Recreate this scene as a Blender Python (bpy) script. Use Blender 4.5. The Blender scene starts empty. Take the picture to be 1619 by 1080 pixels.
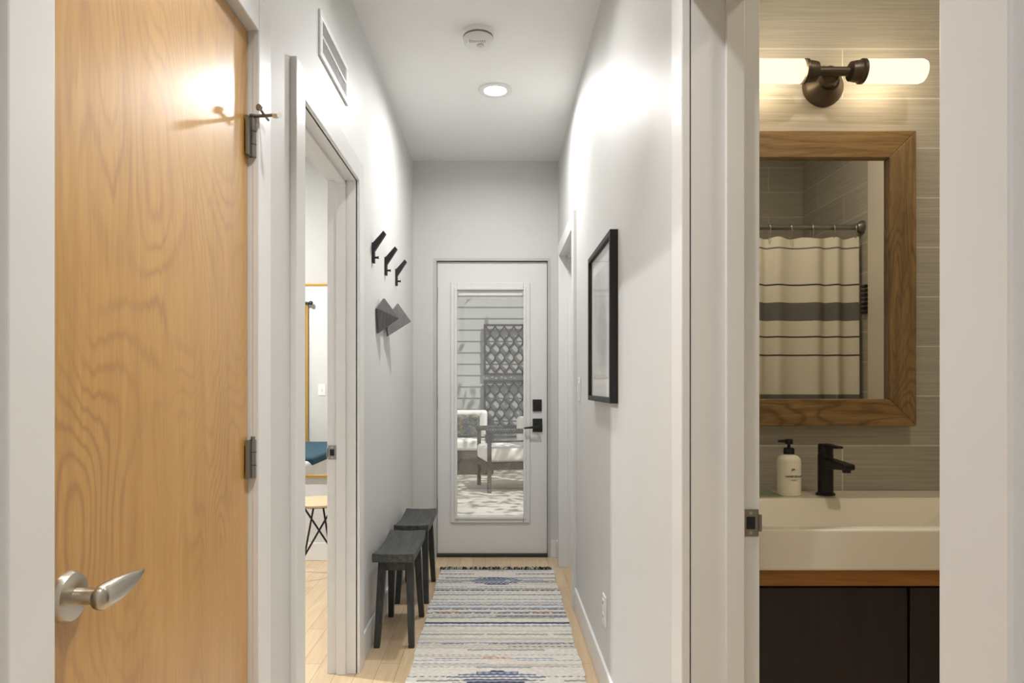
import bpy, bmesh, math, random
from mathutils import Vector, Matrix
random.seed(4)
S = bpy.context.scene
S.view_settings.view_transform = 'Standard'
S.view_settings.look = 'None'
S.view_settings.exposure = 0.0

# ------------------------------------------------------------------ materials
def s2l(c):
    return tuple(((v/12.92) if v <= .04045 else ((v+.055)/1.055)**2.4) for v in c)
def rgb(r, g, b):
    return s2l((r/255, g/255, b/255)) + (1,)
def newmat(name):
    m = bpy.data.materials.new(name); m.use_nodes = True
    nt = m.node_tree
    return m, nt, nt.nodes['Principled BSDF']
def N(nt, typ, **kw):
    n = nt.nodes.new(typ)
    for k, v in kw.items(): setattr(n, k, v)
    return n
def coords(nt, scale=(1, 1, 1), loc=(0, 0, 0)):
    tc = N(nt, 'ShaderNodeTexCoord'); mp = N(nt, 'ShaderNodeMapping')
    mp.inputs['Scale'].default_value = scale; mp.inputs['Location'].default_value = loc
    nt.links.new(tc.outputs['Object'], mp.inputs['Vector'])
    return mp.outputs['Vector']
def noise(nt, vec, scale=5, detail=3, rough=.5, dist=0):
    n = N(nt, 'ShaderNodeTexNoise')
    n.inputs['Scale'].default_value = scale; n.inputs['Detail'].default_value = detail
    n.inputs['Roughness'].default_value = rough; n.inputs['Distortion'].default_value = dist
    nt.links.new(vec, n.inputs['Vector']); return n.outputs['Fac']
def ramp(nt, fac, stops, interp='LINEAR'):
    r = N(nt, 'ShaderNodeValToRGB'); cr = r.color_ramp; cr.interpolation = interp
    cr.elements[0].position = stops[0][0]; cr.elements[0].color = stops[0][1]
    cr.elements[1].position = stops[-1][0]; cr.elements[1].color = stops[-1][1]
    for p, c in stops[1:-1]:
        e = cr.elements.new(p); e.color = c
    nt.links.new(fac, r.inputs['Fac']); return r.outputs['Color']
def mixc(nt, a, b, fac, mode='MIX'):
    m = N(nt, 'ShaderNodeMix', data_type='RGBA', blend_type=mode)
    if isinstance(fac, (int, float)): m.inputs[0].default_value = fac
    else: nt.links.new(fac, m.inputs[0])
    for s, i in ((a, 6), (b, 7)):
        if isinstance(s, tuple): m.inputs[i].default_value = s
        else: nt.links.new(s, m.inputs[i])
    return m.outputs[2]
def bump(nt, b, h, strength=.1, dist=.01):
    n = N(nt, 'ShaderNodeBump'); n.inputs['Strength'].default_value = strength
    n.inputs['Distance'].default_value = dist
    nt.links.new(h, n.inputs['Height']); nt.links.new(n.outputs['Normal'], b.inputs['Normal'])
def math_(nt, op, a, b=None):
    m = N(nt, 'ShaderNodeMath', operation=op)
    for i, s in enumerate((a, b)):
        if s is None: continue
        if isinstance(s, (int, float)): m.inputs[i].default_value = s
        else: nt.links.new(s, m.inputs[i])
    return m.outputs[0]

def plain(name, col, rough=.5, metal=0, var=.04, vscale=6, bmp=0, bscale=200, spec=None, coat=0):
    m, nt, b = newmat(name)
    v = coords(nt)
    f = noise(nt, v, vscale, 3)
    lo = tuple(c*(1-var) for c in col[:3])+(1,); hi = tuple(min(1, c*(1+var)) for c in col[:3])+(1,)
    nt.links.new(ramp(nt, f, [(.3, lo), (.7, hi)]), b.inputs['Base Color'])
    b.inputs['Roughness'].default_value = rough; b.inputs['Metallic'].default_value = metal
    if spec is not None: b.inputs['Specular IOR Level'].default_value = spec
    if coat: b.inputs['Coat Weight'].default_value = coat; b.inputs['Coat Roughness'].default_value = .08
    if bmp: bump(nt, b, noise(nt, v, bscale, 2), bmp, .002)
    return m
def wood(name, c1, c2, along='Z', scale=1, rough=.4, contrast=1, coat=0, bands=0, c3=None, bf=70, mlo=.36, mhi=.58, mmin=.12, dscale=(2.0, 2.0, .5)):
    m, nt, b = newmat(name)
    sc = {'X': (1.0, 14, 14), 'Y': (14, 1.0, 14), 'Z': (14, 14, 1.0)}[along]
    sc = tuple(s*scale for s in sc)
    f = noise(nt, coords(nt, sc), 2.2, 8, .62, .6)
    col = ramp(nt, f, [(.32, c1), (.68, c2)])
    fine = noise(nt, coords(nt, tuple(s*5 for s in sc)), 3, 3)
    col = mixc(nt, col, ramp(nt, fine, [(.35, (.72, .7, .68, 1)), (.6, (1, 1, 1, 1))]), .5*contrast, 'MULTIPLY')
    if bands:
        sc2 = {'X': (.35, 2, 2), 'Y': (2, .35, 2), 'Z': dscale}[along]
        f2 = noise(nt, coords(nt, sc2, (3.1, .4, 1.3)), 2.0*scale, 2, .45, .3)
        jag = noise(nt, coords(nt, tuple(s*1.6 for s in sc)), 4, 3)
        f2 = math_(nt, 'ADD', f2, math_(nt, 'MULTIPLY', jag, .016))
        w = math_(nt, 'SINE', math_(nt, 'MULTIPLY', f2, bf*2))
        w = math_(nt, 'POWER', math_(nt, 'MULTIPLY', math_(nt, 'ADD', w, 1), .5), 3.5)
        mask = noise(nt, coords(nt, (1.5, 2.6, 1.4), (0, 2.2, .5)), 1.6, 2)
        w = math_(nt, 'MULTIPLY', w, ramp(nt, mask, [(mlo, (mmin, mmin, mmin, 1)), (mhi, (1, 1, 1, 1))]))
        col = mixc(nt, col, c3, math_(nt, 'MULTIPLY', w, bands))
    nt.links.new(col, b.inputs['Base Color'])
    b.inputs['Roughness'].default_value = rough
    if coat:
        b.inputs['Coat Weight'].default_value = coat; b.inputs['Coat Roughness'].default_value = .33; b.inputs['Coat IOR'].default_value = 1.6
    bump(nt, b, f, .12, .003)
    return m
def emis(name, col, st):
    m, nt, b = newmat(name)
    b.inputs['Base Color'].default_value = col
    b.inputs['Emission Color'].default_value = col; b.inputs['Emission Strength'].default_value = st
    return m
def tilemat(name, axis):
    m, nt, b = newmat(name)
    tc = N(nt, 'ShaderNodeTexCoord'); sp = N(nt, 'ShaderNodeSeparateXYZ'); cb = N(nt, 'ShaderNodeCombineXYZ')
    nt.links.new(tc.outputs['Object'], sp.inputs[0])
    nt.links.new(math_(nt, 'ADD', sp.outputs[axis], -.450+6), cb.inputs[0])
    nt.links.new(math_(nt, 'ADD', sp.outputs['Z'], -.090), cb.inputs[1])
    br = N(nt, 'ShaderNodeTexBrick')
    br.inputs['Scale'].default_value = 1; br.inputs['Brick Width'].default_value = .6
    br.inputs['Row Height'].default_value = .151; br.inputs['Mortar Size'].default_value = .002
    br.inputs['Mortar Smooth'].default_value = .1; br.inputs['Bias'].default_value = 0
    br.inputs['Color1'].default_value = rgb(184, 178, 163); br.inputs['Color2'].default_value = rgb(175, 169, 154)
    br.inputs['Mortar'].default_value = rgb(226, 222, 210)
    nt.links.new(cb.outputs[0], br.inputs['Vector'])
    f = noise(nt, coords(nt, (2.5, 2.5, 150)), 1.6, 5, .65)
    lin = ramp(nt, f, [(.3, (.68, .68, .68, 1)), (.7, (1.1, 1.1, 1.1, 1))])
    nt.links.new(mixc(nt, mixc(nt, br.outputs['Color'], lin, .8, 'MULTIPLY'), rgb(208, 204, 193), br.outputs['Fac']), b.inputs['Base Color'])
    b.inputs['Roughness'].default_value = .42
    h = math_(nt, 'SUBTRACT', math_(nt, 'MULTIPLY', f, .3), br.outputs['Fac'])
    bump(nt, b, h, .4, .002)
    return m
def floormat():
    m, nt, b = newmat('maple_planks')
    tc = N(nt, 'ShaderNodeTexCoord'); sp = N(nt, 'ShaderNodeSeparateXYZ'); cb = N(nt, 'ShaderNodeCombineXYZ')
    nt.links.new(tc.outputs['Object'], sp.inputs[0])
    nt.links.new(sp.outputs['Y'], cb.inputs[0]); nt.links.new(sp.outputs['X'], cb.inputs[1])
    br = N(nt, 'ShaderNodeTexBrick'); br.offset = .37
    br.inputs['Scale'].default_value = 1; br.inputs['Brick Width'].default_value = 1.1
    br.inputs['Row Height'].default_value = .083; br.inputs['Mortar Size'].default_value = .0009
    br.inputs['Color1'].default_value = rgb(222, 200, 166); br.inputs['Color2'].default_value = rgb(204, 178, 142)
    br.inputs['Mortar'].default_value = rgb(150, 120, 84)
    nt.links.new(cb.outputs[0], br.inputs['Vector'])
    f = noise(nt, coords(nt, (18, 1.5, 1)), 2.5, 6, .6, .5)
    nt.links.new(mixc(nt, br.outputs['Color'], ramp(nt, f, [(.3, (.84, .8, .76, 1)), (.65, (1.03, 1.03, 1.03, 1))]), .8, 'MULTIPLY'), b.inputs['Base Color'])
    b.inputs['Roughness'].default_value = .32
    return m

M_wall = plain('wall_paint', rgb(208, 208, 206), .5, var=.012, bmp=.08, bscale=90)
M_ceil = plain('ceiling_paint', rgb(236, 236, 235), .7, var=.01, bmp=.08, bscale=90)
M_trim = plain('trim_paint', rgb(226, 226, 225), .3, var=.012)
M_bwall = plain('bath_white_paint', rgb(214, 206, 190), .5, var=.01)
M_tileX = tilemat('linen_tile', 'X'); M_tileY = tilemat('linen_tile_side', 'Y')
M_floor = floormat()
M_maple = wood('varnished_maple', rgb(186, 136, 58), rgb(205, 157, 77), 'Z', .8, .3, .7, coat=.75, bands=.52, c3=rgb(150, 98, 36), bf=150, mlo=.44, mhi=.62, mmin=.14, dscale=(1.5, 1.5, .55))
M_walnut = wood('walnut', rgb(110, 86, 54), rgb(156, 126, 82), 'Z', 2.2, .5, 1, bands=.6, c3=rgb(80, 60, 36), bf=60)
M_walnutX = wood('walnut_x', rgb(116, 88, 50), rgb(162, 128, 78), 'X', 2.2, .5, 1, bands=.6, c3=rgb(82, 60, 34), bf=60)
M_strip = wood('vanity_oak', rgb(140, 92, 42), rgb(176, 124, 64), 'X', 1, .4, .8)
M_esp = wood('espresso', rgb(34, 28, 30), rgb(44, 36, 37), 'Z', 1, .4, .6)
M_stool = wood('charcoal_wood', rgb(42, 44, 44), rgb(84, 87, 86), 'Y', 2.2, .5, 1)
M_stoolZ = wood('charcoal_wood_leg', rgb(36, 38, 38), rgb(66, 69, 68), 'Z', 2.2, .5, 1)
M_nickel = plain('satin_nickel', rgb(196, 190, 178), .3, 1, var=.05)
M_steel = plain('hinge_steel', rgb(150, 148, 144), .36, 1, var=.08)
M_black = plain('black_metal', rgb(22, 22, 23), .42, .2, var=.08)
M_matte = plain('matte_black', rgb(26, 26, 27), .55, 0, var=.08)
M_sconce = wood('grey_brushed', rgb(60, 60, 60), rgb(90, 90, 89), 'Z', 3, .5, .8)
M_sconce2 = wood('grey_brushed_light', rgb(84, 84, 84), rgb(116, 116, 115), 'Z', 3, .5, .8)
M_porc = plain('porcelain', rgb(228, 221, 202), .2, var=.01, coat=.3)
M_plastic = plain('white_plastic', rgb(232, 232, 230), .4, var=.01)
M_dark = plain('dark_gap', rgb(30, 30, 30), .8)
M_bronze = plain('oiled_bronze', rgb(88, 78, 66), .42, .6, var=.1)
M_brass = plain('brass', rgb(205, 160, 60), .3, .9, var=.05)
M_cream = plain('cream_bottle', rgb(238, 232, 212), .4, var=.01)
M_led = emis('led_lens', (1, .98, .95, 1), 12)
M_tube, nt, b = newmat('frosted_tube')
out = nt.nodes['Material Output']; tr = N(nt, 'ShaderNodeBsdfTransparent'); em = N(nt, 'ShaderNodeEmission'); mx = N(nt, 'ShaderNodeMixShader')
em.inputs[0].default_value = (1, .92, .75, 1); em.inputs[1].default_value = 1.15; mx.inputs[0].default_value = .84
tr.inputs[0].default_value = (1, .94, .84, 1)
nt.links.new(tr.outputs[0], mx.inputs[1]); nt.links.new(em.outputs[0], mx.inputs[2]); nt.links.new(mx.outputs[0], out.inputs['Surface'])
M_mirror, nt, b = newmat('mirror_glass')
b.inputs['Metallic'].default_value = 1; b.inputs['Roughness'].default_value = .015
nt.links.new(ramp(nt, noise(nt, coords(nt), 2), [(0, (.78, .79, .77, 1)), (1, (.80, .80, .78, 1))]), b.inputs['Base Color'])
def glassmat(name, tint=(.93, .95, .95, 1), refl=.12):
    m, nt, b = newmat(name)
    out = nt.nodes['Material Output']
    tr = N(nt, 'ShaderNodeBsdfTransparent'); tr.inputs[0].default_value = tint
    gl = N(nt, 'ShaderNodeBsdfGlossy'); gl.inputs['Roughness'].default_value = .02
    mx = N(nt, 'ShaderNodeMixShader'); mx.inputs[0].default_value = refl
    nt.links.new(tr.outputs[0], mx.inputs[1]); nt.links.new(gl.outputs[0], mx.inputs[2])
    nt.links.new(mx.outputs[0], out.inputs['Surface']); return m
M_glass = glassmat('door_glass', (.97, .98, .97, 1), .08)
M_pglass = glassmat('picture_glass', (.98, .98, .98, 1), .14)
M_tglass = glassmat('pale_tint_glass', (.88, .93, .89, 1), .12)

# ------------------------------------------------------------------ geometry helpers
def addobj(name, me, mat=None):
    o = bpy.data.objects.new(name, me)
    S.collection.objects.link(o)
    if mat is not None:
        for mm in (mat if isinstance(mat, list) else [mat]): me.materials.append(mm)
    return o
def mesh(name, vs, fs, mat=None, smooth=False):
    me = bpy.data.meshes.new(name); me.from_pydata([tuple(v) for v in vs], [], fs); me.update()
    bm = bmesh.new(); bm.from_mesh(me); bmesh.ops.recalc_face_normals(bm, faces=bm.faces); bm.to_mesh(me); bm.free()
    if smooth:
        for p in me.polygons: p.use_smooth = True
    return addobj(name, me, mat)
def bev(o, w, seg=2):
    if w:
        m = o.modifiers.new('bevel', 'BEVEL'); m.width = w; m.segments = seg; m.limit_method = 'ANGLE'
    return o
BF = [(0, 1, 3, 2), (4, 6, 7, 5), (0, 4, 5, 1), (2, 3, 7, 6), (0, 2, 6, 4), (1, 5, 7, 3)]
def boxes(name, lst, mat, bevel=0, seg=2):
    vs = []; fs = []
    for (x0, x1, y0, y1, z0, z1) in lst:
        o = len(vs)
        vs += [(x, y, z) for x in (x0, x1) for y in (y0, y1) for z in (z0, z1)]
        fs += [tuple(o+i for i in f) for f in BF]
    return bev(mesh(name, vs, fs, mat), bevel, seg)
def box(name, x0, x1, y0, y1, z0, z1, mat, bevel=0, seg=2):
    return boxes(name, [(x0, x1, y0, y1, z0, z1)], mat, bevel, seg)
def hexa(name, bot, top, mat, bevel=0):
    vs = list(bot)+list(top)
    fs = [(0, 1, 2, 3), (4, 5, 6, 7)]+[(i, (i+1) % 4, 4+(i+1) % 4, 4+i) for i in range(4)]
    return bev(mesh(name, vs, fs, mat), bevel)
def plate(name, quad, t, mat, bevel=.001):
    q = [Vector(p) for p in quad]; n = (q[1]-q[0]).cross(q[3]-q[0]).normalized()*t
    return hexa(name, q, [p+n for p in q], mat, bevel)
def beam(name, p0, p1, w0, d0, w1, d1, mat, bevel=.002):
    (x, y, z), (a, b_, c) = p0, p1
    r = lambda x, y, z, w, d: [(x-w/2, y-d/2, z), (x+w/2, y-d/2, z), (x+w/2, y+d/2, z), (x-w/2, y+d/2, z)]
    return hexa(name, r(x, y, z, w0, d0), r(a, b_, c, w1, d1), mat, bevel)
def lathe(name, prof, loc, axis, mat, seg=40, smooth=True, sharp=True):
    ax = Vector(axis).normalized(); q = Vector((0, 0, 1)).rotation_difference(ax)
    vs = []; fs = []
    for (r, z) in prof:
        for i in range(seg):
            a = 2*math.pi*i/seg
            vs.append(q @ Vector((r*math.cos(a), r*math.sin(a), z)) + Vector(loc))
    for j in range(len(prof)-1):
        for i in range(seg):
            k = (i+1) % seg
            fs.append((j*seg+i, j*seg+k, (j+1)*seg+k, (j+1)*seg+i))
    fs.append(tuple(range(seg))); fs.append(tuple(range((len(prof)-1)*seg, len(prof)*seg)))
    o = mesh(name, vs, fs, mat, smooth)
    if smooth and sharp:
        m = o.modifiers.new('es', 'EDGE_SPLIT'); m.split_angle = math.radians(35)
    return o
def cyl(name, p0, p1, r, mat, r1=None, seg=24):
    p0 = Vector(p0); p1 = Vector(p1)
    return lathe(name, [(r, 0), (r1 if r1 else r, (p1-p0).length)], p0, p1-p0, mat, seg)
def tube(name, pts, r, mat, cyclic=False, res=4):
    cu = bpy.data.curves.new(name, 'CURVE'); cu.dimensions = '3D'; cu.bevel_depth = r; cu.bevel_resolution = res
    cu.use_fill_caps = True
    sp = cu.splines.new('POLY'); sp.points.add(len(pts)-1)
    for p, q in zip(sp.points, pts): p.co = (*q, 1)
    sp.use_cyclic_u = cyclic
    cu.materials.append(mat)
    o = bpy.data.objects.new(name, cu); S.collection.objects.link(o); return o
def group(name, loc, parts):
    e = bpy.data.objects.new(name, None); e.empty_display_size = .1; e.location = loc
    S.collection.objects.link(e)
    for p in parts:
        p.parent = e; p.matrix_parent_inverse = Matrix.Translation(-Vector(loc))
    return e

H = 2.715; XL = -.581; XR = .412; YE = 4.68; TL = -.695; TR = .554
BN = .605   # near edge of the bathroom doorway

# ------------------------------------------------------------------ shell
box('floor', -4.2, 2.0, -2.5, 4.84, -.1, 0, M_floor)
box('ceiling', -4.3, 2.1, -2.5, 4.84, H, H+.12, M_ceil)
boxes('wall_left', [(TL, XL, -2.5, .845, 0, H), (TL, XL, .845, 1.63, 2.035, H), (TL, XL, 1.63, 1.98, 0, H),
                    (TL, XL, 1.98, 2.81, 2.035, H), (TL, XL, 2.81, YE, 0, H)], M_wall)
boxes('wall_right', [(XR, TR, -2.5, BN-.02, 0, H), (XR, TR, BN-.02, 1.47, 2.05, H), (XR, TR, 1.47, 3.64, 0, H),
                     (XR, TR, 3.64, 4.44, 2.035, H), (XR, TR, 4.44, YE, 0, H)], M_wall)
DX0, DX1 = -.440, .362
boxes('wall_end', [(TL, DX0, YE, YE+.16, 0, H), (DX1, TR, YE, YE+.16, 0, H), (DX0, DX1, YE, YE+.16, 2.05, H)], M_wall)
box('wall_bedroom_far', -4.3, TL, 4.6, 4.84, 0, H, M_wall)
box('wall_bedroom_near', -4.3, TL, 1.78, 1.9, 0, H, M_wall)
box('wall_bedroom_side', -4.3, -4.2, 1.9, 4.6, 0, H, M_wall)
box('wall_bathroom_back', TR, 1.98, 2.08, 2.2, 0, H, M_tileX)
box('wall_bathroom_shower', TR, 1.98, -.16, -.04, 0, H, M_tileX)
box('wall_bathroom_side', 1.86, 1.98, -.04, .71, 0, H, M_tileY)
box('wall_bathroom_painted', 1.85, 1.98, .71, 2.08, 0, H, M_bwall)

# ------------------------------------------------------------------ trim
def casing(name, xa, xb, y0, y1, top, w=.085):
    return boxes(name, [(xa, xb, y0-w, y0, 0, top+w), (xa, xb, y1, y1+w, 0, top+w), (xa, xb, y0, y1, top, top+w)], M_trim, .003)
def jamb(name, xa, xb, y0, y1, top, wy0, wy1, wt, stop=None):
    l = [(xa, xb, wy0, y0, 0, wt), (xa, xb, y1, wy1, 0, wt), (xa, xb, y0, y1, top, wt)]
    if stop:
        l += [(stop[0], stop[1], y0, y0+.012, 0, top), (stop[0], stop[1], y1-.012, y1, 0, top), (stop[0], stop[1], y0, y1, top-.012, top)]
    return boxes(name, l, M_trim, .0015)
casing('trim_1', XL-.001, XL+.018, .87, 1.612, 2.016, .085)
jamb('trim_2', TL, XL+.004, .87, 1.612, 2.016, .845, 1.63, 2.035)
casing('trim_3', XL-.001, XL+.018, 2.0, 2.79, 2.015, .088)
jamb('trim_4', TL-.002, XL+.008, 2.0, 2.79, 2.015, 1.98, 2.81, 2.035, stop=(TL+.038, TL+.075))
casing('trim_5', XR-.018, XR+.001, 3.66, 4.42, 2.015, .085)
jamb('trim_6', XR-.004, TR, 3.66, 4.42, 2.015, 3.64, 4.44, 2.035, stop=(XR+.04, XR+.07))
casing('trim_7', XR-.022, XR+.001, BN, 1.45, 2.03, .085)
jamb('trim_8', XR-.006, TR+.002, BN, 1.45, 2.03, BN-.02, 1.47, 2.05, stop=(.482, .52))
bt = .012; bh = .12
boxes('baseboard_left', [(XL, XL+bt, -2.5, .785, 0, bh), (XL, XL+bt, 1.697, 1.912, 0, bh), (XL, XL+bt, 2.878, YE, 0, bh)], M_trim, .003)
boxes('baseboard_right', [(XR-bt, XR, -2.5, BN-.085, 0, bh), (XR-bt, XR, 1.535, 3.575, 0, bh), (XR-bt, XR, 4.505, YE, 0, bh)], M_trim, .003)
boxes('baseboard_end', [(XL+bt, DX0, YE-bt, YE, 0, bh), (DX1, XR-bt, YE-bt, YE, 0, bh)], M_trim, .003)
boxes('baseboard_bedroom', [(-4.2, TL, 4.588, 4.6, 0, bh), (-4.2, TL-.0, 1.9, 1.912, 0, bh)], M_trim, .003)

# ------------------------------------------------------------------ closet door
p = [box('door_slab', XL-.05, XL-.008, .873, 1.609, .008, 2.012, M_maple, .002)]
HY = .934; HZ = .891; DXF = XL-.008
p += [lathe('rose', [(.035, 0), (.035, .004), (.032, .010), (.018, .013)], (DXF, HY, HZ), (1, 0, 0), M_nickel),
      cyl('neck', (DXF+.01, HY, HZ), (DXF+.046, HY, HZ), .0115, M_nickel)]
secs = []
for i in range(13):
    t = i/12; y = HY-.013+.118*t
    hz = .0125*(1-t)+.0055 + .005*math.sin(t*math.pi); hx = .010*(1-t)+.003
    x = DXF+.048+.004*math.sin(t*3.0)-.002*t; z = HZ-.001+.003*t
    if i == 0: hz *= .75; hx *= .7
    secs.append([(x+hx*math.cos(a), y+(.010*math.sin(a) if i == 12 else 0), z+hz*math.sin(a)) for a in [2*math.pi*k/18 for k in range(18)]])
vs = [q for s in secs for q in s]
fs = [(j*18+i, j*18+(i+1) % 18, (j+1)*18+(i+1) % 18, (j+1)*18+i) for j in range(12) for i in range(18)]
fs += [tuple(range(18)), tuple(range(216, 234))]
p.append(mesh('lever', vs, fs, M_nickel, True))
def hinge(nm, x, y, z, s=1):
    return [cyl(nm+'_barrel', (x, y, z-.045), (x, y, z+.045), .0075, M_steel),
            boxes(nm+'_leaf', [(x-.004*s-.004, x-.004*s+.002, y-.028, y+.02, z-.045, z+.045)], M_steel),
            cyl(nm+'_tip', (x, y, z+.045), (x, y, z+.052), .005, M_steel),
            cyl(nm+'_ring1', (x, y, z-.016), (x, y, z-.0145), .0079, M_dark), cyl(nm+'_ring2', (x, y, z+.0145), (x, y, z+.016), .0079, M_dark)]
for i, z in enumerate((.28, 1.007, 1.762)):
    p += hinge('hinge_%d' % i, XL+.004, 1.611, z)
group('door_1', (XL-.03, 1.24, 0), p)
zz = 1.815
group('hinge_pin_door_stop', (XL+.004, 1.611, zz), [
    lathe('collar', [(.009, 0), (.009, .004)], (XL+.004, 1.611, zz-.002), (0, 0, 1), M_steel),
    tube('arm', [(XL+.004, 1.611, zz), (XL+.035, 1.605, zz-.002), (XL+.06, 1.59, zz-.006)], .004, M_steel),
    cyl('bumper', (XL+.06, 1.592, zz-.006), (XL+.075, 1.583, zz-.009), .007, M_plastic),
    tube('screw_rod', [(XL+.03, 1.58, zz+.006), (XL+.03, 1.64, zz+.002)], .0035, M_steel),
    lathe('knob', [(.006, 0), (.008, .006), (.006, .010)], (XL+.03, 1.572, zz+.007), (0, 1, -.1), M_steel)])

def strike(name, xc, y, z, d, hw=.02):
    return group(name, (xc, y, z), [boxes('plate_metal', [(xc-hw, xc+hw, y-.0025, y-.0005, z-.029, z+.029)], M_steel, .001),
        box('plate_lip', xc+(hw if d > 0 else -hw-.006), xc+(hw+.006 if d > 0 else -hw), y-.005, y, z-.018, z+.018, M_steel, .001),
        box('latch_hole', xc-.009, xc+.009, y-.004, y-.0015, z-.013, z+.013, M_dark),
        cyl('screw_1', (xc, y-.004, z+.021), (xc, y-.0015, z+.021), .0035, M_nickel), cyl('screw_2', (xc, y-.004, z-.021), (xc, y-.0015, z-.021), .0035, M_nickel)])
strike('strike_plate', .536, 1.4495, .888, 1, .017)
strike('strike_plate', -.676, 2.7895, .905, -1, .017)

group('door_2', (.5, 4.04, 0), [box('door_slab', .484, .524, 3.663, 4.417, .008, 2.01, M_trim, .002),
    lathe('rose', [(.033, 0), (.03, .01), (.012, .012), (.012, .04)], (.484, 3.73, .9), (-1, 0, 0), M_nickel),
    box('lever', .436, .448, 3.72, 3.83, .89, .91, M_nickel, .004)])

# ------------------------------------------------------------------ patio door
gx0, gx1, gz0, gz1 = -.281, .178, .275, 1.834
ya, yb = 4.705, 4.75
parts = [boxes('door_slab', [(-.416, gx0, ya, yb, .022, 2.03), (gx1, .340, ya, yb, .022, 2.03), (gx0, gx1, ya, yb, .022, gz0), (gx0, gx1, ya, yb, gz1, 2.03)], M_trim)]
def ring(name, x0, x1, z0, z1, w, y0, y1, mat, bevel=.003):
    return boxes(name, [(x0, x0+w, y0, y1, z0, z1), (x1-w, x1, y0, y1, z0, z1), (x0+w, x1-w, y0, y1, z0, z0+w), (x0+w, x1-w, y0, y1, z1-w, z1)], mat, bevel)
parts += [ring('lite_moulding', -.325, .222, .232, 1.888, .046, ya-.012, ya, M_trim, .005),
          ring('lite_bead', -.298, .195, .258, 1.852, .018, ya-.019, ya-.012, M_trim, .004),
          box('door_glass', gx0, gx1, 4.724, 4.730, gz0, gz1, M_glass),
          boxes('blind_stack', [(gx0+.01, gx1-.01, 4.712, 4.722, gz1-.035, gz1-.004)]+[(gx0+.012, gx1-.012, 4.710, 4.722, gz1-.048-.006*i, gz1-.046-.006*i) for i in range(3)], M_plastic)]
parts += [box('deadbolt_plate', .240, .302, ya-.012, ya, 1.0, 1.082, M_matte, .003), box('thumb_turn', .262, .28, ya-.03, ya-.012, 1.03, 1.052, M_matte, .002),
          box('lever_plate', .240, .306, ya-.012, ya, .858, .95, M_matte, .003),
          cyl('lever_neck', (.272, ya-.012, .895), (.272, ya-.055, .895), .011, M_matte),
          hexa('lever', [(.285, ya-.062, .885), (.285, ya-.048, .885), (.178, ya-.048, .882), (.178, ya-.058, .882)],
               [(.285, ya-.062, .906), (.285, ya-.048, .906), (.178, ya-.048, .892), (.178, ya-.058, .892)], M_matte, .002)]
for i, z in enumerate((.35, 1.06, 1.80)):
    parts += [cyl('hinge_barrel_%d' % i, (-.421, ya-.006, z-.05), (-.421, ya-.006, z+.05), .008, M_steel)]
group('door_3', (-.04, 4.72, 0), parts)
boxes('trim_9', [(DX0, -.419, YE-.003, 4.8, 0, 2.05), (.343, DX1, YE-.003, 4.8, 0, 2.05), (-.419, .343, YE-.003, 4.8, 2.033, 2.05)], plain('door_frame_paint', rgb(190, 190, 190), .4))
box('trim_10', -.419, .343, YE-.002, 4.82, 0, .02, plain('dark_threshold', rgb(60, 58, 56), .5, .3))
boxes('trim_11', [(-.423, -.416, 4.699, 4.705, .02, 2.036), (.339, .346, 4.699, 4.705, .02, 2.036), (-.42, .343, 4.699, 4.705, 2.028, 2.036)], plain('dark_strip', rgb(70, 70, 70), .7))  # dark strips along the top and sides of the slab

# ------------------------------------------------------------------ hooks
def hook(y):
    w = .015
    prof = [(XL, 1.745), (XL+.012, 1.745), (XL+.012, 1.80), (XL+.064, 1.880), (XL+.054, 1.892), (XL+.006, 1.838), (XL, 1.838)]
    vs = [(x, y-w, z) for x, z in prof]+[(x, y+w, z) for x, z in prof]
    n = len(prof)
    fs = [tuple(range(n)), tuple(range(n, 2*n))]+[(i, (i+1) % n, n+(i+1) % n, n+i) for i in range(n)]
    return group('coat_hook', (XL, y, 1.8), [bev(mesh('hook_body', vs, fs, M_matte), .001),
            cyl('peg', (XL+.004, y, 1.770), (XL+.026, y, 1.770), .005, M_matte),
            cyl('peg_cap', (XL+.026, y, 1.770), (XL+.030, y, 1.770), .007, M_matte)])
for y in (3.16, 3.515, 3.88): hook(y)
M_edge = plain('edge_highlight', rgb(215, 215, 213), .4, 0)  # pale strips paint the bright line where a panel edge catches light
q1 = [(-.579, 3.235, 1.543), (-.577, 3.26, 1.428), (-.500, 3.40, 1.512), (-.562, 3.34, 1.604)]
q2 = [(-.536, 3.62, 1.611), (-.578, 3.49, 1.515), (-.566, 3.48, 1.428), (-.477, 3.70, 1.522)]
group('wall_sconce', (XL, 3.4, 1.52), [
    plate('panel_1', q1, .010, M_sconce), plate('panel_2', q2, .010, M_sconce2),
    tube('edge_glint_1', [(-.562, 3.345, 1.603), (-.501, 3.405, 1.513)], .0055, M_edge),
    tube('edge_glint_2', [(-.501, 3.405, 1.511), (-.575, 3.262, 1.427)], .004, M_edge),
    box('backplate', XL, XL+.022, 3.36, 3.56, 1.47, 1.55, M_sconce, .003)])

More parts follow.
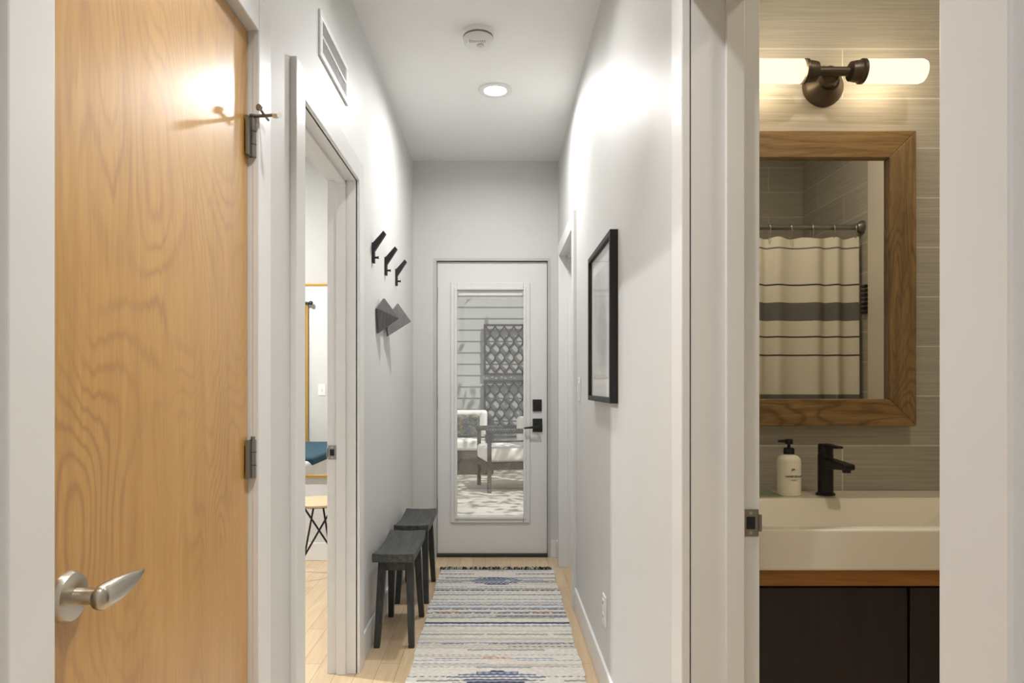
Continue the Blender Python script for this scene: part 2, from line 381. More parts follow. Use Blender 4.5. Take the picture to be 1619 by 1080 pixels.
# ------------------------------------------------------------------ vent
vy0, vy1, vz0, vz1 = 2.21, 2.62, 2.25, 2.40
vp = [boxes('vent_frame', [(XL, XL+.008, vy0, vy1, vz0, vz0+.022), (XL, XL+.008, vy0, vy1, vz1-.022, vz1), (XL, XL+.008, vy0, vy0+.03, vz0+.022, vz1-.022), (XL, XL+.008, vy1-.03, vy1, vz0+.022, vz1-.022)], M_trim, .002),
      box('vent_back', XL, XL+.001, vy0+.02, vy1-.02, vz0+.02, vz1-.02, plain('vent_shade', rgb(165, 165, 165), .8))]
nl = 22
for i in range(nl):
    y = vy0+.034+(vy1-vy0-.072)*i/(nl-1)
    vp.append(hexa('fin_%d' % i, [(XL+.001, y+.004, vz0+.022), (XL+.001, y+.006, vz0+.022), (XL+.006, y+.003, vz0+.022), (XL+.006, y, vz0+.022)],
                   [(XL+.001, y+.004, vz1-.022), (XL+.001, y+.006, vz1-.022), (XL+.006, y+.003, vz1-.022), (XL+.006, y, vz1-.022)], M_trim))
vp.append(box('vent_divider', XL+.001, XL+.007, vy0+.03, vy1-.03, (vz0+vz1)/2-.004, (vz0+vz1)/2+.004, M_trim))
group('air_vent', (XL, 2.4, 2.32), vp)

# ------------------------------------------------------------------ smoke detector + recessed light and added fill lamps
sx, sy = -.085, 2.97
parts = [lathe('mount', [(.070, 0), (.070, .014), (.066, .020)], (sx, sy, H), (0, 0, -1), M_plastic),
         lathe('body', [(.058, .020), (.065, .026), (.064, .044), (.054, .058), (.02, .062)], (sx, sy, H), (0, 0, -1), M_plastic),
         lathe('slot_ring', [(.058, .021), (.0655, .0245), (.0655, .028), (.058, .028)], (sx, sy, H), (0, 0, -1), plain('slot_grey', rgb(110, 110, 110), .7)),
         lathe('button', [(.016, .060), (.016, .065), (.012, .067)], (sx+.01, sy-.01, H), (0, 0, -1), plain('button_white', rgb(205, 205, 203), .4)),
         boxes('grille', [(sx-.036+.008*i, sx-.033+.008*i, sy-.045, sy-.03, H-.0605, H-.056) for i in range(9)], plain('grille_grey', rgb(130, 130, 130), .7))]
group('smoke_detector', (sx, sy, H), parts)
M_ring = plain('ring_white', rgb(225, 225, 223), .5)
def downlight(x, y, power, col=(1, .985, .965), spread=180):
    parts = [lathe('trim_ring', [(.056, .001), (.060, .007), (.086, .008), (.089, .001)], (x, y, H), (0, 0, -1), M_ring),
             lathe('lens', [(.058, .001), (.056, .0025)], (x, y, H), (0, 0, -1), M_led)]
    l = bpy.data.lights.new('lamp', 'AREA'); l.shape = 'DISK'; l.size = .11; l.energy = power; l.color = col
    l.spread = math.radians(spread)
    o = bpy.data.objects.new('lamp', l); o.location = (x, y, H-.012); S.collection.objects.link(o)
    parts.append(o)
    group('recessed_or_fill_light', (x, y, H), parts)  # one fitting is in view; the rest are added fill
downlight(-.013, 3.55, 18, spread=170)
downlight(-.08, 2.3, 4.5, spread=140)  # unseen fill lamp, added to brighten the far hall
downlight(-.08, 1.2, 10, spread=88)  # added fill over the near hall, above the frame
downlight(-.08, -.6, 10, spread=120)  # added fill lamp behind the camera
downlight(-2.2, 3.2, 80)  # unseen lamp added to light the bedroom
downlight(1.2, 1.15, 7.5, (1, .88, .70))  # unseen warm lamp added to support the vanity light

# ------------------------------------------------------------------ picture on right wall
py0, py1, pz0, pz1 = 2.34, 2.91, 1.117, 1.715
xo = XR-.028
def ringX(name, x0, x1, y0, y1, z0, z1, w, mat, bevel=.001):
    return boxes(name, [(x0, x1, y0, y0+w, z0, z1), (x0, x1, y1-w, y1, z0, z1), (x0, x1, y0+w, y1-w, z0, z0+w), (x0, x1, y0+w, y1-w, z1-w, z1)], mat, bevel)
m_art, nt, b = newmat('print_reflection')  # print tones stand in for the grey reflection across the picture
nt.links.new(ramp(nt, noise(nt, coords(nt, (1, 1.5, 2)), 2.2, 3), [(.35, rgb(206, 207, 208)), (.5, rgb(222, 222, 222)), (.62, rgb(238, 238, 236))]), b.inputs['Base Color'])
group('framed_picture', (XR, 2.62, 1.41), [ringX('frame', xo, XR, py0, py1, pz0, pz1, .02, M_matte),
    box('mat_board', XR-.014, XR-.002, py0+.02, py1-.02, pz0+.02, pz1-.02, plain('mat_white', rgb(242, 242, 240), .8)),
    box('print', XR-.0155, XR-.014, py0+.09, py1-.09, pz0+.09, pz1-.09, m_art),  # sheet carrying the painted reflection tones
    box('glazing', XR-.019, XR-.0175, py0+.02, py1-.02, pz0+.02, pz1-.02, M_pglass)])
group('light_switch', (XR, 3.42, 1.16), [box('plate', XR-.006, XR, 3.385, 3.455, 1.10, 1.22, M_plastic, .002), box('rocker', XR-.010, XR-.006, 3.403, 3.437, 1.128, 1.192, M_plastic, .002)])
group('power_outlet', (XR, 2.62, .32), [box('plate', XR-.006, XR, 2.585, 2.655, .26, .375, M_plastic, .002),
    boxes('receptacles', [(XR-.009, XR-.006, 2.604, 2.636, .275, .307), (XR-.009, XR-.006, 2.604, 2.636, .327, .359)], M_plastic, .003),
    boxes('slots', [(XR-.0095, XR-.0088, y, y+.002, z, z+.01) for y in (2.612, 2.626) for z in (.289, .341)], M_dark)])

# ------------------------------------------------------------------ stools
def stool(x, y):
    L, W, h = .50, .185, .43
    nx, ny = 8, 20; vs = []; fs = []
    for layer in (0, 1):
        for j in range(ny+1):
            for i in range(nx+1):
                u = i/nx*2-1; v = j/ny*2-1
                zz = h-.018+.018*v*v+.003*u*u
                if layer: zz = h-.046+.008*v*v
                vs.append((x+u*W/2, y+v*L/2, zz))
    n = (nx+1)*(ny+1)
    for j in range(ny):
        for i in range(nx):
            a = j*(nx+1)+i
            fs.append((a, a+1, a+nx+2, a+nx+1)); fs.append((n+a, n+a+nx+1, n+a+nx+2, n+a+1))
    for i in range(nx):
        for a in (i, ny*(nx+1)+i): fs.append((a, a+1, n+a+1, n+a))
    for j in range(ny):
        for a in (j*(nx+1), j*(nx+1)+nx): fs.append((a, a+nx+1, n+a+nx+1, n+a))
    seat = bev(mesh('seat', vs, fs, M_stool), .004)
    parts = [seat]
    k = 0
    for sx_ in (-1, 1):
        for sy_ in (-1, 1):
            k += 1
            parts.append(beam('leg_%d' % k, (x+sx_*.062, y+sy_*.135, h-.043), (x+sx_*.078, y+sy_*.205, 0), .036, .046, .026, .03, M_stoolZ))
    parts += [box('apron_1', x-.055, x+.055, y-.150, y-.128, h-.10, h-.043, M_stool, .002),
              box('apron_2', x-.055, x+.055, y+.128, y+.150, h-.10, h-.043, M_stool, .002),
              box('rail', x-.01, x+.01, y-.14, y+.14, h-.085, h-.045, M_stool, .002)]
    group('stool', (x, y, 0), parts)
stool(-.466, 3.28); stool(-.464, 3.90)

# ------------------------------------------------------------------ rug
RX0, RX1, RY0, RY1 = -.362, .350, 1.75, 4.33
W_, C_, NV, BL, LB, GR, OR, TN = [rgb(*c) for c in ((226, 222, 213), (206, 200, 189), (70, 76, 104), (104, 120, 156), (156, 166, 186), (162, 159, 154), (200, 156, 124), (210, 190, 168))]
cs = .014; rs = .0085
ncol = int((RX1-RX0)/cs); nrow = int((RY1-RY0)/rs)
cs = (RX1-RX0)/ncol; rs = (RY1-RY0)/nrow
rcol = []
rr = random.Random(23)
stripe = None; rem = 0
for j in range(nrow):
    yc = RY0+(j+.5)*rs
    ph = (RY1-yc) % 1.36
    if rem <= 0:
        t = rr.random()
        if t < .42: stripe = ('solid', W_, rr.choice([1, 2, 2, 3]))
        elif t < .54: stripe = ('solid', C_, rr.choice([1, 2]))
        elif t < .60: stripe = ('line', NV, 1)
        elif t < .69: stripe = ('line', LB, 1)
        elif t < .76: stripe = ('seg', NV, 1)
        elif t < .84: stripe = ('seg', LB, 1)
        elif t < .91: stripe = ('line', GR, 1)
        elif t < .95: stripe = ('seg', GR, 2)
        else: stripe = ('seg', TN, 1)
        rem = stripe[2]; segs = [(rr.random(), rr.uniform(.15, .6)) for _ in range(3)]
    rem -= 1
    off = rr.randint(0, 9)
    for i in range(ncol):
        u = (i+.5)/ncol; c = W_
        kind, col, _ = stripe
        if kind == 'solid': c = col
        elif kind == 'line': c = col if ((i+off) % 7) else C_
        else: c = col if any(abs(u-a) < w/2 for a, w in segs) else W_
        # central band of broken blue weft
        d = abs(ph-.25)/.085; w = .34*(1-d*d)*(.75+.25*math.sin(j*2.1))
        if d < 1 and abs(u-.5) < w and j % 3: c = BL if (j % 3) == 1 else NV
        for cy, us in ((.80, (.17, .83)), (1.12, (.24, .76)), (.04, (.5,))):
            if abs(ph-cy) < .016:
                for uc in us:
                    if abs(u-uc) < .085 and (j % 2): c = OR if (i % 4) else TN
        for cy in (.97, .52):
            if abs(ph-cy) < .006: c = NV
        k = rr.uniform(.88, 1.05)
        rcol.append((min(1, c[0]*k), min(1, c[1]*k), min(1, c[2]*k), 1))
vs = []; fs = []
def rz(i, j): return .009+.0018*((i+j) % 2)+.0012*math.sin(j*1.7)
for j in range(nrow+1):
    wob = .004*math.sin(j*.11)+.002*math.sin(j*.43)
    for i in range(ncol+1):
        vs.append((RX0+i*cs+wob, RY0+j*rs+.0015*math.sin(i*.9+j*.3), rz(i, j)))
for j in range(nrow):
    for i in range(ncol):
        a = j*(ncol+1)+i; fs.append((a, a+1, a+ncol+2, a+ncol+1))
me = bpy.data.meshes.new('weave'); me.from_pydata(vs, [], fs); me.update()
ca = me.color_attributes.new('weave_col', 'FLOAT_COLOR', 'CORNER')
for pi, poly in enumerate(me.polygons):
    for li in poly.loop_indices: ca.data[li].color = rcol[pi]
M_rug, nt, b = newmat('rug_wool')
at = N(nt, 'ShaderNodeVertexColor'); at.layer_name = 'weave_col'
f = noise(nt, coords(nt), 260, 3)
nt.links.new(mixc(nt, at.outputs['Color'], ramp(nt, f, [(.3, (.78, .78, .78, 1)), (.65, (1, 1, 1, 1))]), .6, 'MULTIPLY'), b.inputs['Base Color'])
b.inputs['Roughness'].default_value = .95; bump(nt, b, f, .5, .004)
weave = addobj('weave', me, M_rug)
base = box('backing', RX0+.003, RX1-.003, RY0, RY1, .0005, .007, plain('rug_backing', rgb(200, 198, 190), .95))
def fringe(nm, y, sgn):
    lists = {0: [], 1: []}
    for i in range(130):
        x = RX0+.004+(RX1-RX0-.008)*i/129
        x2 = x+rr.uniform(-.022, .022); y2 = y+sgn*rr.uniform(.05, .085)
        lists[0 if rr.random() < .7 else 1].append((x, y, x2, y2))
    out = []
    for k, mt in ((0, plain('fringe_navy', rgb(40, 42, 58), .9)), (1, plain('fringe_cream', rgb(205, 200, 190), .9))):
        vs = []; fs = []
        for (x, y1, x2, y2) in lists[k]:
            o = len(vs); w = .0035
            xm = (x+x2)/2+rr.uniform(-.006, .006); ym = (y1+y2)/2
            for (a, b2, z) in ((x, y1, .009), (xm, ym, .012), (x2, y2, .003)):
                vs += [(a-w, b2, z), (a, b2, z+.006), (a+w, b2, z)]
            for s in (0, 3):
                fs += [(o+s, o+s+1, o+s+4, o+s+3), (o+s+1, o+s+2, o+s+5, o+s+4)]
        out.append(mesh('%s_%d' % (nm, k), vs, fs, mt))
    return out
group('runner_rug', (0, 3, 0), [weave, base]+fringe('fringe_far', RY1, 1)+fringe('fringe_near', RY0, -1))

# ------------------------------------------------------------------ bathroom: mirror
my0 = 2.08
mx0, mx1, mz0, mz1, fw = .66, 1.254, 1.058, 1.942, .080
yf = 2.045
def mitre(name, quad, y0, y1, mat):
    return hexa(name, [(x, y0, z) for x, z in quad], [(x, y1, z) for x, z in quad], mat, .002)
group('bathroom_mirror', ((mx0+mx1)/2, my0, 1.5), [
    mitre('frame_top', [(mx0, mz1), (mx1, mz1), (mx1-fw, mz1-fw), (mx0+fw, mz1-fw)], yf, my0, M_walnutX),
    mitre('frame_bottom', [(mx0, mz0), (mx1, mz0), (mx1-fw, mz0+fw), (mx0+fw, mz0+fw)], yf, my0, M_walnutX),
    mitre('frame_right', [(mx1, mz1), (mx1, mz0), (mx1-fw, mz0+fw), (mx1-fw, mz1-fw)], yf, my0, M_walnut),
    mitre('frame_left', [(mx0, mz1), (mx0, mz0), (mx0+fw, mz0+fw), (mx0+fw, mz1-fw)], yf, my0, M_walnut),
    box('mirror_glass', mx0+fw, mx1-fw, my0-.018, my0-.002, mz0+fw, mz1-fw, M_mirror)])
# vanity light
lx, lz = .975, 2.092; ly = 1.985
parts = [lathe('canopy', [(.062, 0), (.062, .006), (.054, .018), (.040, .030), (.030, .045)], (lx+.014, my0, lz-.004), (0, -1, 0), M_bronze),
         lathe('knuckle', [(.02, 0), (.028, .012), (.026, .035), (.012, .045)], (lx, my0-.045, lz-.002), (0, -1, 0), M_bronze),
         cyl('arm', (lx-.075, ly, lz), (lx+.075, ly, lz), .013, M_bronze)]
for s in (-1, 1):
    parts += [lathe('socket_%d' % (s+1), [(.015, 0), (.027, .004), (.030, .02), (.030, .030), (.035, .034), (.035, .042), (.030, .044)], (lx+s*.045, ly, lz), (s, 0, 0), M_bronze),
              lathe('tube_shade_%d' % (s+1), [(.028, 0), (.034, .004), (.0345, .162), (.031, .172), (.018, .178)], (lx+s*.089, ly, lz), (s, 0, 0), M_tube)]
    for k in range(3):
        l = bpy.data.lights.new('bulb', 'POINT'); l.energy = 2.1; l.color = (1, .83, .60); l.shadow_soft_size = .02
        o = bpy.data.objects.new('bulb', l); o.location = (lx+s*(.125+.048*k), ly, lz); S.collection.objects.link(o); parts.append(o)
group('vanity_light', (lx, my0, lz), parts)

def sink():
    X0, X1, Y0, Y1, Z0, Z1 = .558, 1.36, 1.51, 2.078, .769, .86
    rim = [(X0+.045, Y0+.035), (X1-.045, Y0+.035), (X1-.045, Y1-.155), (X0+.045, Y1-.155)]
    bot = [(X0+.17, Y0+.10), (X1-.22, Y0+.10), (X1-.22, Y1-.21), (X0+.17, Y1-.21)]
    vs = [(X0, Y0, Z0), (X1, Y0, Z0), (X1, Y1, Z0), (X0, Y1, Z0), (X0, Y0, Z1), (X1, Y0, Z1), (X1, Y1, Z1), (X0, Y1, Z1)]
    vs += [(x, y, Z1) for x, y in rim]+[(x, y, Z0+.018) for x, y in bot]
    fs = [(0, 1, 2, 3), (0, 1, 5, 4), (1, 2, 6, 5), (2, 3, 7, 6), (3, 0, 4, 7)]
    for i in range(4):
        k = (i+1) % 4
        fs += [(4+i, 4+k, 8+k, 8+i), (8+i, 8+k, 12+k, 12+i)]
    fs.append((12, 13, 14, 15))
    return bev(mesh('basin', vs, fs, M_porc), .005, 3)
group('bathroom_sink', (.95, 1.8, .8), [sink(), lathe('drain', [(.022, 0), (.022, .003), (.012, .004)], (.95, 1.73, .787), (0, 0, 1), M_matte)])
group('vanity_cabinet', (.95, 1.8, 0), [box('wood_top', .558, 1.38, 1.525, 2.079, .731, .768, M_strip, .002),
    box('carcass', .56, 1.37, 1.565, 2.078, .09, .731, M_esp), box('toe_kick', .58, 1.35, 1.62, 2.078, 0, .09, M_esp),
    box('door_left', .562, .927, 1.545, 1.565, .10, .722, M_esp, .002), box('door_right', .933, 1.368, 1.545, 1.565, .10, .722, M_esp, .002)])
fx, fy, fz = .955, 1.99, .86
group('faucet', (fx, fy, fz), [lathe('base_ring', [(.026, 0), (.026, .006), (.023, .008)], (fx, fy, fz), (0, 0, 1), M_black),
    lathe('body', [(.021, .006), (.021, .118), (.019, .122)], (fx, fy, fz), (0, 0, 1), M_black),
    hexa('spout', [(fx-.017, fy-.01, fz+.078), (fx+.017, fy-.01, fz+.078), (fx+.017, fy-.135, fz+.088), (fx-.017, fy-.135, fz+.088)],
         [(fx-.017, fy-.01, fz+.110), (fx+.017, fy-.01, fz+.110), (fx+.017, fy-.135, fz+.104), (fx-.017, fy-.135, fz+.104)], M_black, .004),
    cyl('aerator', (fx, fy-.12, fz+.08), (fx, fy-.12, fz+.09), .011, M_black),
    lathe('handle_cap', [(.020, .122), (.0205, .126), (.0205, .146), (.018, .149)], (fx, fy, fz), (0, 0, 1), M_black),
    hexa('handle', [(fx-.012, fy-.005, fz+.136), (fx+.012, fy-.005, fz+.136), (fx+.010, fy-.085, fz+.142), (fx-.010, fy-.085, fz+.142)],
         [(fx-.012, fy-.005, fz+.149), (fx+.012, fy-.005, fz+.149), (fx+.010, fy-.085, fz+.149), (fx-.010, fy-.085, fz+.149)], M_black, .003)])
bx, by = .846, 1.985
def txt(s, size, loc, mat, rotx=math.pi/2):
    cu = bpy.data.curves.new('label_text', 'FONT'); cu.body = s; cu.size = size; cu.align_x = 'CENTER'; cu.extrude = .0002; cu.offset = .0002
    cu.materials.append(mat)
    o = bpy.data.objects.new('label_text', cu); o.rotation_euler = (rotx, 0, 0); o.location = loc; S.collection.objects.link(o); return o
group('soap_dispenser', (bx, by, .86), [
    lathe('bottle', [(.030, 0), (.033, .003), (.033, .100), (.031, .108), (.024, .115), (.014, .119), (.013, .126)], (bx, by, .86), (0, 0, 1), M_cream),
    lathe('pump_collar', [(.015, .120), (.015, .136), (.012, .138)], (bx, by, .86), (0, 0, 1), M_black),
    cyl('pump_stem', (bx, by, .995), (bx, by, 1.02), .0045, M_black),
    lathe('pump_head', [(.011, .150), (.011, .162), (.009, .164)], (bx, by, .86), (0, 0, 1), M_black),
    hexa('nozzle', [(bx-.030, by-.006, 1.014), (bx, by-.006, 1.012), (bx, by+.006, 1.012), (bx-.030, by+.006, 1.014)],
         [(bx-.030, by-.004, 1.021), (bx, by-.006, 1.023), (bx, by+.006, 1.023), (bx-.030, by+.004, 1.021)], M_black, .001),
    txt('HAND SOAP', .0082, (bx-.001, by-.0338, .916), M_dark), txt('J/A', .008, (bx-.001, by-.0338, .936), M_dark),
    box('label_rule', bx-.008, bx+.008, by-.0338, by-.0332, .908, .909, M_dark)])
group('soap_dish', (.775, 1.99, .86), [box('glass_tray', .735, .812, 1.95, 2.03, .8605, .866, M_tglass, .002), box('glass_rim', .745, .802, 1.96, 2.02, .866, .870, M_tglass, .002)])

# shower curtain
m_cur, nt, b = newmat('striped_cotton')
tc = N(nt, 'ShaderNodeTexCoord'); sp = N(nt, 'ShaderNodeSeparateXYZ'); nt.links.new(tc.outputs['Object'], sp.inputs[0])
CR, BK, GY = rgb(230, 225, 208), rgb(40, 40, 42), rgb(112, 110, 108)
st = [(0, CR)]
def line(z, w, c): st.append((z-w/2, c)); st.append((z+w/2, CR))
for z, w, c in ((.28, .007, BK), (.42, .007, BK), (.58, .09, GY), (.78, .007, BK), (.90, .007, BK), (1.085, .09, GY), (1.327, .007, BK), (1.423, .007, BK), (1.55, .088, GY), (1.69, .007, BK), (1.785, .007, BK), (1.875, .004, GY)):
    line(z, w, c)
st = [(a/2, c) for a, c in st]
vfac = math_(nt, 'MULTIPLY', sp.outputs['Z'], .5)
nt.links.new(ramp(nt, vfac, st, 'CONSTANT'), b.inputs['Base Color'])
b.inputs['Roughness'].default_value = .9
bump(nt, b, noise(nt, coords(nt), 300, 2), .3, .002)
nx, nz = 220, 30; vs = []; fs = []
for j in range(nz+1):
    z = .12+(1.935-.12)*j/nz; t = j/nz
    for i in range(nx+1):
        u = i/nx; x = .60+1.235*u
        a = u*2*math.pi*9
        y = .64+.024*math.sin(a+1.3*math.sin(a*.37))*(1-.35*t)+.012*math.sin(u*33+1)*(1-t)
        zz = z - (.010*(1-math.cos(a))*.5 if j == nz else 0)
        vs.append((x, y, zz))
for j in range(nz):
    for i in range(nx):
        a = j*(nx+1)+i; fs.append((a, a+1, a+nx+2, a+nx+1))
cloth = mesh('cloth', vs, fs, m_cur, True)
parts = [cloth]
for k in range(12):
    x = .62+1.2*k/11
    parts.append(tube('ring_%d' % k, [(x+.0, .64+.02*math.sin(t), 1.965+.038*math.cos(t)) for t in [2*math.pi*q/16 for q in range(16)]], .002, M_nickel, True))
group('shower_curtain', (1.2, .64, 1.9), parts)
group('shower_curtain_rod', (1.2, .64, 1.985), [cyl('rod', (TR, .64, 1.985), (1.86, .64, 1.985), .0125, M_steel),
      lathe('flange_right', [(.034, 0), (.034, .008), (.02, .03)], (1.86, .64, 1.985), (-1, 0, 0), M_steel),
      lathe('flange_left', [(.034, 0), (.034, .008), (.02, .03)], (TR, .64, 1.985), (1, 0, 0), M_steel)])
group('wall_grid', (1.84, .70, 1.62), [boxes('slats', [(1.842, 1.86, .66, .70, 1.54+.022*i, 1.553+.022*i) for i in range(7)], M_matte, .001)])  # black slatted grid on the shower side wall

# ------------------------------------------------------------------ bedroom things
group('wall_mirror', (-1.5, 4.6, 1.2), [box('mirror_glass', -2.0, -1.0, 4.58, 4.598, .575, 1.845, M_mirror),
      boxes('brass_frame', [(-2.012, -2.0, 4.565, 4.6, .565, 1.857), (-1.0, -.988, 4.565, 4.6, .565, 1.857), (-2.0, -1.0, 4.565, 4.6, .565, .577), (-2.0, -1.0, 4.565, 4.6, 1.845, 1.857)], M_brass, .001)])
M_seat = wood('pale_birch', rgb(214, 190, 150), rgb(228, 206, 170), 'X', 1, .4, .5)
cx, cy = -1.10, 4.18
legs = []
for k in range(4):
    a = math.pi/4+k*math.pi/2
    a2 = a+math.pi*.75
    legs.append(cyl('wire_leg_%d' % k, (cx+.10*math.cos(a2), cy+.10*math.sin(a2), .452), (cx+.20*math.cos(a), cy+.20*math.sin(a), 0.0), .006, M_black, seg=10))
legs.append(lathe('wire_ring', [(.094, 0), (.106, 0), (.106, .010), (.094, .010)], (cx, cy, .442), (0, 0, 1), M_black))
group('round_stool', (cx, cy, 0), [lathe('seat', [(.12, -.002), (.172, .008), (.178, .020), (.168, .026), (.10, .020)], (cx, cy, .45), (0, 0, 1), M_seat)]+legs)
M_linen = plain('white_linen', rgb(228, 228, 226), .9, bmp=.2)
M_teal = plain('teal_throw', rgb(34, 72, 90), .9, bmp=.4, bscale=60)
group('bed', (-2.4, 3.0, 0), [box('bed_base', -3.4, -1.46, 2.25, 3.85, .12, .32, M_linen, .02), box('mattress', -3.4, -1.46, 2.25, 3.85, .32, .585, M_linen, .05, 4),
      box('throw', -2.1, -1.45, 2.24, 3.80, .54, .61, M_teal, .03, 3), boxes('legs', [(x, x+.06, y, y+.06, 0, .12) for x in (-3.38, -1.56) for y in (2.3, 3.74)], M_black)])
nx = 60; vs = []; fs = []
for j in (0, 1):
    for i in range(nx+1):
        u = i/nx; vs.append((-2.31+.30*u, 1.96+.022*math.sin(u*30), .03+2.0*j))
for i in range(nx): fs.append((i, i+1, nx+2+i, nx+1+i))
group('window_curtain', (-2.2, 1.96, 0), [mesh('cloth', vs, fs, plain('mustard_cloth', rgb(206, 160, 70), .9), True),
      cyl('rod', (-4.0, 1.96, 2.045), (-1.99, 1.96, 2.045), .012, M_black), lathe('finial', [(.012, 0), (.022, .01), (.022, .03), (.01, .04)], (-1.99, 1.96, 2.045), (1, 0, 0), M_black),
      box('bracket', -2.03, -2.01, 1.9, 1.96, 2.03, 2.06, M_black)])
group('light_switch', (-1.87, 1.9, 1.13), [box('plate', -1.91, -1.83, 1.9, 1.906, 1.07, 1.19, M_plastic, .002), box('toggle', -1.875, -1.865, 1.906, 1.918, 1.12, 1.14, M_plastic, .001)])

# ------------------------------------------------------------------ patio
GZ = -.10
M_conc = plain('patio_concrete', rgb(190, 185, 176), .9, var=.12, vscale=3, bmp=.3, bscale=60)
boxes('patio_ground', [(-5, -.75, 4.84, 11.0, GZ-.1, GZ), (-.735, .9, 4.84, 7.2, GZ-.1, GZ), (-.735, .9, 7.215, 11.0, GZ-.1, GZ), (.915, 5, 4.84, 11.0, GZ-.1, GZ)], M_conc, .004)
M_side = plain('siding_paint', rgb(186, 187, 184), .6, var=.03)
z = GZ
vs = []; fs = []
while z < 3.6:
    o = len(vs)
    vs += [(-5, 10.80, z), (5, 10.80, z), (-5, 10.812, z+.18), (5, 10.812, z+.18), (-5, 10.814, z), (5, 10.814, z)]
    fs += [(o, o+1, o+3, o+2), (o, o+1, o+5, o+4)]
    z += .18
mesh('wall_patio', vs, fs, M_side)
M_lat = plain('lattice_brown', rgb(78, 70, 62), .6, var=.1)
def lattice(x0, z0, w, h):
    y = 10.74
    parts = [ring('frame', x0, x0+w, z0, z0+h, .03, y, y+.03, M_lat, .002)]
    n = 5; sp_ = (w-.06)/n
    for k in range(n+1):
        xc = x0+.03+sp_*k
        for s in (-1, 1):
            if (k == 0 and s == -1) or (k == n and s == 1): continue
            pts = []
            for q in range(49):
                t = q/48
                pts.append((xc+s*sp_*.5*(.5-.5*math.cos(2*math.pi*t*3)), y+.015, z0+.02+(h-.04)*t))
            parts.append(tube('rib_%d_%d' % (k, s+1), pts, .013, M_lat, res=1))
    group('lattice_panel', (x0+w/2, y, z0+h/2), parts)
lattice(-.22, 1.34, .80, .80); lattice(-.22, .46, .80, .80)
M_wick, nt, b = newmat('wicker')
ck = N(nt, 'ShaderNodeTexChecker'); ck.inputs['Scale'].default_value = 60
ck.inputs['Color1'].default_value = rgb(100, 95, 90); ck.inputs['Color2'].default_value = rgb(56, 54, 52)
nt.links.new(coords(nt), ck.inputs['Vector']); nt.links.new(ck.outputs['Color'], b.inputs['Base Color']); b.inputs['Roughness'].default_value = .7
M_cush = plain('cushion_white', rgb(236, 233, 226), .9, bmp=.2, bscale=40)
M_plaid, nt, b = newmat('plaid')
br = N(nt, 'ShaderNodeTexBrick'); br.inputs['Scale'].default_value = 14
br.inputs['Color1'].default_value = rgb(60, 74, 104); br.inputs['Color2'].default_value = rgb(150, 130, 84); br.inputs['Mortar'].default_value = rgb(60, 110, 110)
tc = N(nt, 'ShaderNodeTexCoord'); mp = N(nt, 'ShaderNodeMapping'); mp.inputs['Rotation'].default_value = (math.pi/2, 0, 0)
nt.links.new(tc.outputs['Object'], mp.inputs[0]); nt.links.new(mp.outputs[0], br.inputs['Vector']); nt.links.new(br.outputs['Color'], b.inputs['Base Color'])
def cushion(name, x0, x1, y0, y1, z0, z1, mat=None, r=.05):
    return box(name, x0, x1, y0, y1, z0, z1, mat or M_cush, r, 5)
def armchair(x, y):
    W, D = .72, .74; x0 = x-W/2; x1 = x+W/2; y0 = y-D/2; y1 = y+D/2
    parts = [boxes('legs', [(a, a+.045, b2, b2+.045, GZ, GZ+.74) for a in (x0, x1-.045) for b2 in (y0, y1-.045)], M_wick, .006),
             boxes('arms', [(x0-.01, x0+.06, y0-.02, y1, GZ+.70, GZ+.76), (x1-.06, x1+.01, y0-.02, y1, GZ+.70, GZ+.76)], M_wick, .02, 3),
             box('seat_frame', x0, x1, y0, y1, GZ+.27, GZ+.35, M_wick, .01),
             boxes('arm_rails', [(x0+.01, x0+.03, y0+.04, y1-.04, GZ+.60, GZ+.62), (x1-.03, x1-.01, y0+.04, y1-.04, GZ+.60, GZ+.62)], M_wick),
             box('back', x0, x1, y1-.06, y1, GZ+.36, GZ+.86, M_wick, .02, 3),
             cushion('seat_cushion', x0+.035, x1-.035, y0-.01, y1-.1, GZ+.35, GZ+.54), cushion('back_cushion', x0+.05, x1-.05, y1-.24, y1-.06, GZ+.5, GZ+.88)]
    return group('patio_armchair', (x, y, GZ), parts)
a = armchair(0, 0)
a.location = (.17, 8.5, GZ); a.rotation_euler = (0, 0, math.radians(-78))
for c in a.children: c.matrix_parent_inverse = Matrix.Translation((0, 0, -GZ))
sx0, sx1 = -2.1, -.16; sy = 9.75
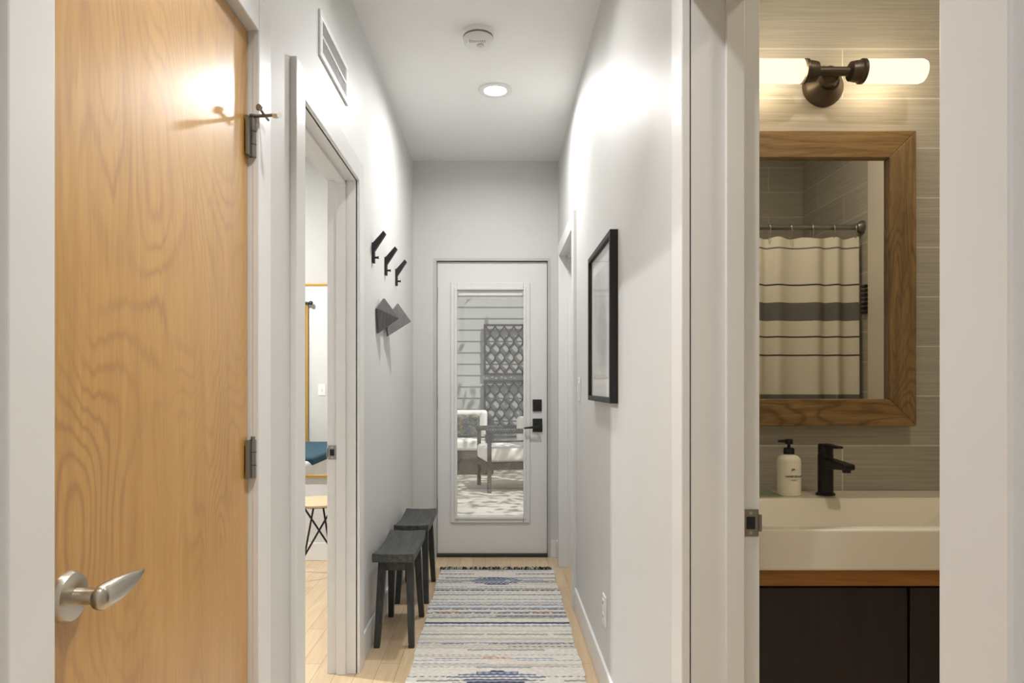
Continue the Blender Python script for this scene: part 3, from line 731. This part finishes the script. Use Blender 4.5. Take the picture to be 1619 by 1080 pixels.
group('patio_sofa', (-1.1, 10.2, GZ), [box('base', sx0, sx1, sy, sy+.85, GZ+.0, GZ+.34, M_wick, .01), boxes('arms', [(sx0-.1, sx0, sy, sy+.85, GZ+.0, GZ+.60), (sx1, sx1+.1, sy, sy+.85, GZ+.0, GZ+.60)], M_wick, .02),
      box('back', sx0-.1, sx1+.1, sy+.78, sy+.86, GZ+.03, GZ+.76, M_wick, .02),
      cushion('seat_cushion_1', sx0, -1.12, sy-.02, sy+.70, GZ+.34, GZ+.50), cushion('seat_cushion_2', -1.11, sx1, sy-.02, sy+.70, GZ+.34, GZ+.50),
      cushion('back_cushion_1', sx0, -1.12, sy+.54, sy+.78, GZ+.5, GZ+.90), cushion('back_cushion_2', -1.11, sx1, sy+.54, sy+.78, GZ+.5, GZ+.90),
      cushion('plaid_pillow', -.68, -.27, sy+.38, sy+.54, GZ+.50, GZ+.84, M_plaid, .06)])
rt = random.Random(3); vs = []; fs = []
for i in range(2000):
    c = Vector((rt.gauss(2.1, .9), rt.gauss(7.4, 1.2), rt.gauss(3.9, .35)))
    d = Vector((rt.uniform(-1, 1), rt.uniform(-1, 1), rt.uniform(-.6, .6))).normalized(); e = d.cross(Vector((rt.uniform(-1, 1), rt.uniform(-1, 1), 1))).normalized()
    o = len(vs); vs += [c-d*.08, c+e*.035, c+d*.08, c-e*.035]; fs.append((o, o+1, o+2, o+3))
group('patio_tree', (2.6, 7.6, GZ), [mesh('leaves', vs, fs, plain('leaf_green', rgb(80, 110, 50), .6)), cyl('trunk', (2.6, 7.6, GZ), (2.2, 7.5, 3.6), .08, plain('bark', rgb(90, 72, 56), .9))])

# ------------------------------------------------------------------ light
w = bpy.data.worlds.new('world'); S.world = w; w.use_nodes = True
bg = w.node_tree.nodes['Background']; bg.inputs[0].default_value = (.99, .99, 1, 1); bg.inputs[1].default_value = .68
sun = bpy.data.lights.new('sun', 'SUN'); sun.energy = 3.6; sun.angle = .01; sun.color = (1, .96, .9)
so = bpy.data.objects.new('sun', sun); S.collection.objects.link(so)
so.rotation_euler = Vector((-.35, .38, -.86)).to_track_quat('-Z', 'Y').to_euler()

# ------------------------------------------------------------------ camera
cd = bpy.data.cameras.new('camera'); cam = bpy.data.objects.new('camera', cd); S.collection.objects.link(cam)
cam.location = (0, 0, 1.18); cam.rotation_euler = (math.pi/2, 0, 0)
cd.sensor_width = 36; cd.lens = 24.01; cd.shift_x = 22.5/1619; cd.shift_y = 69/1619; cd.clip_start = .02
S.camera = cam
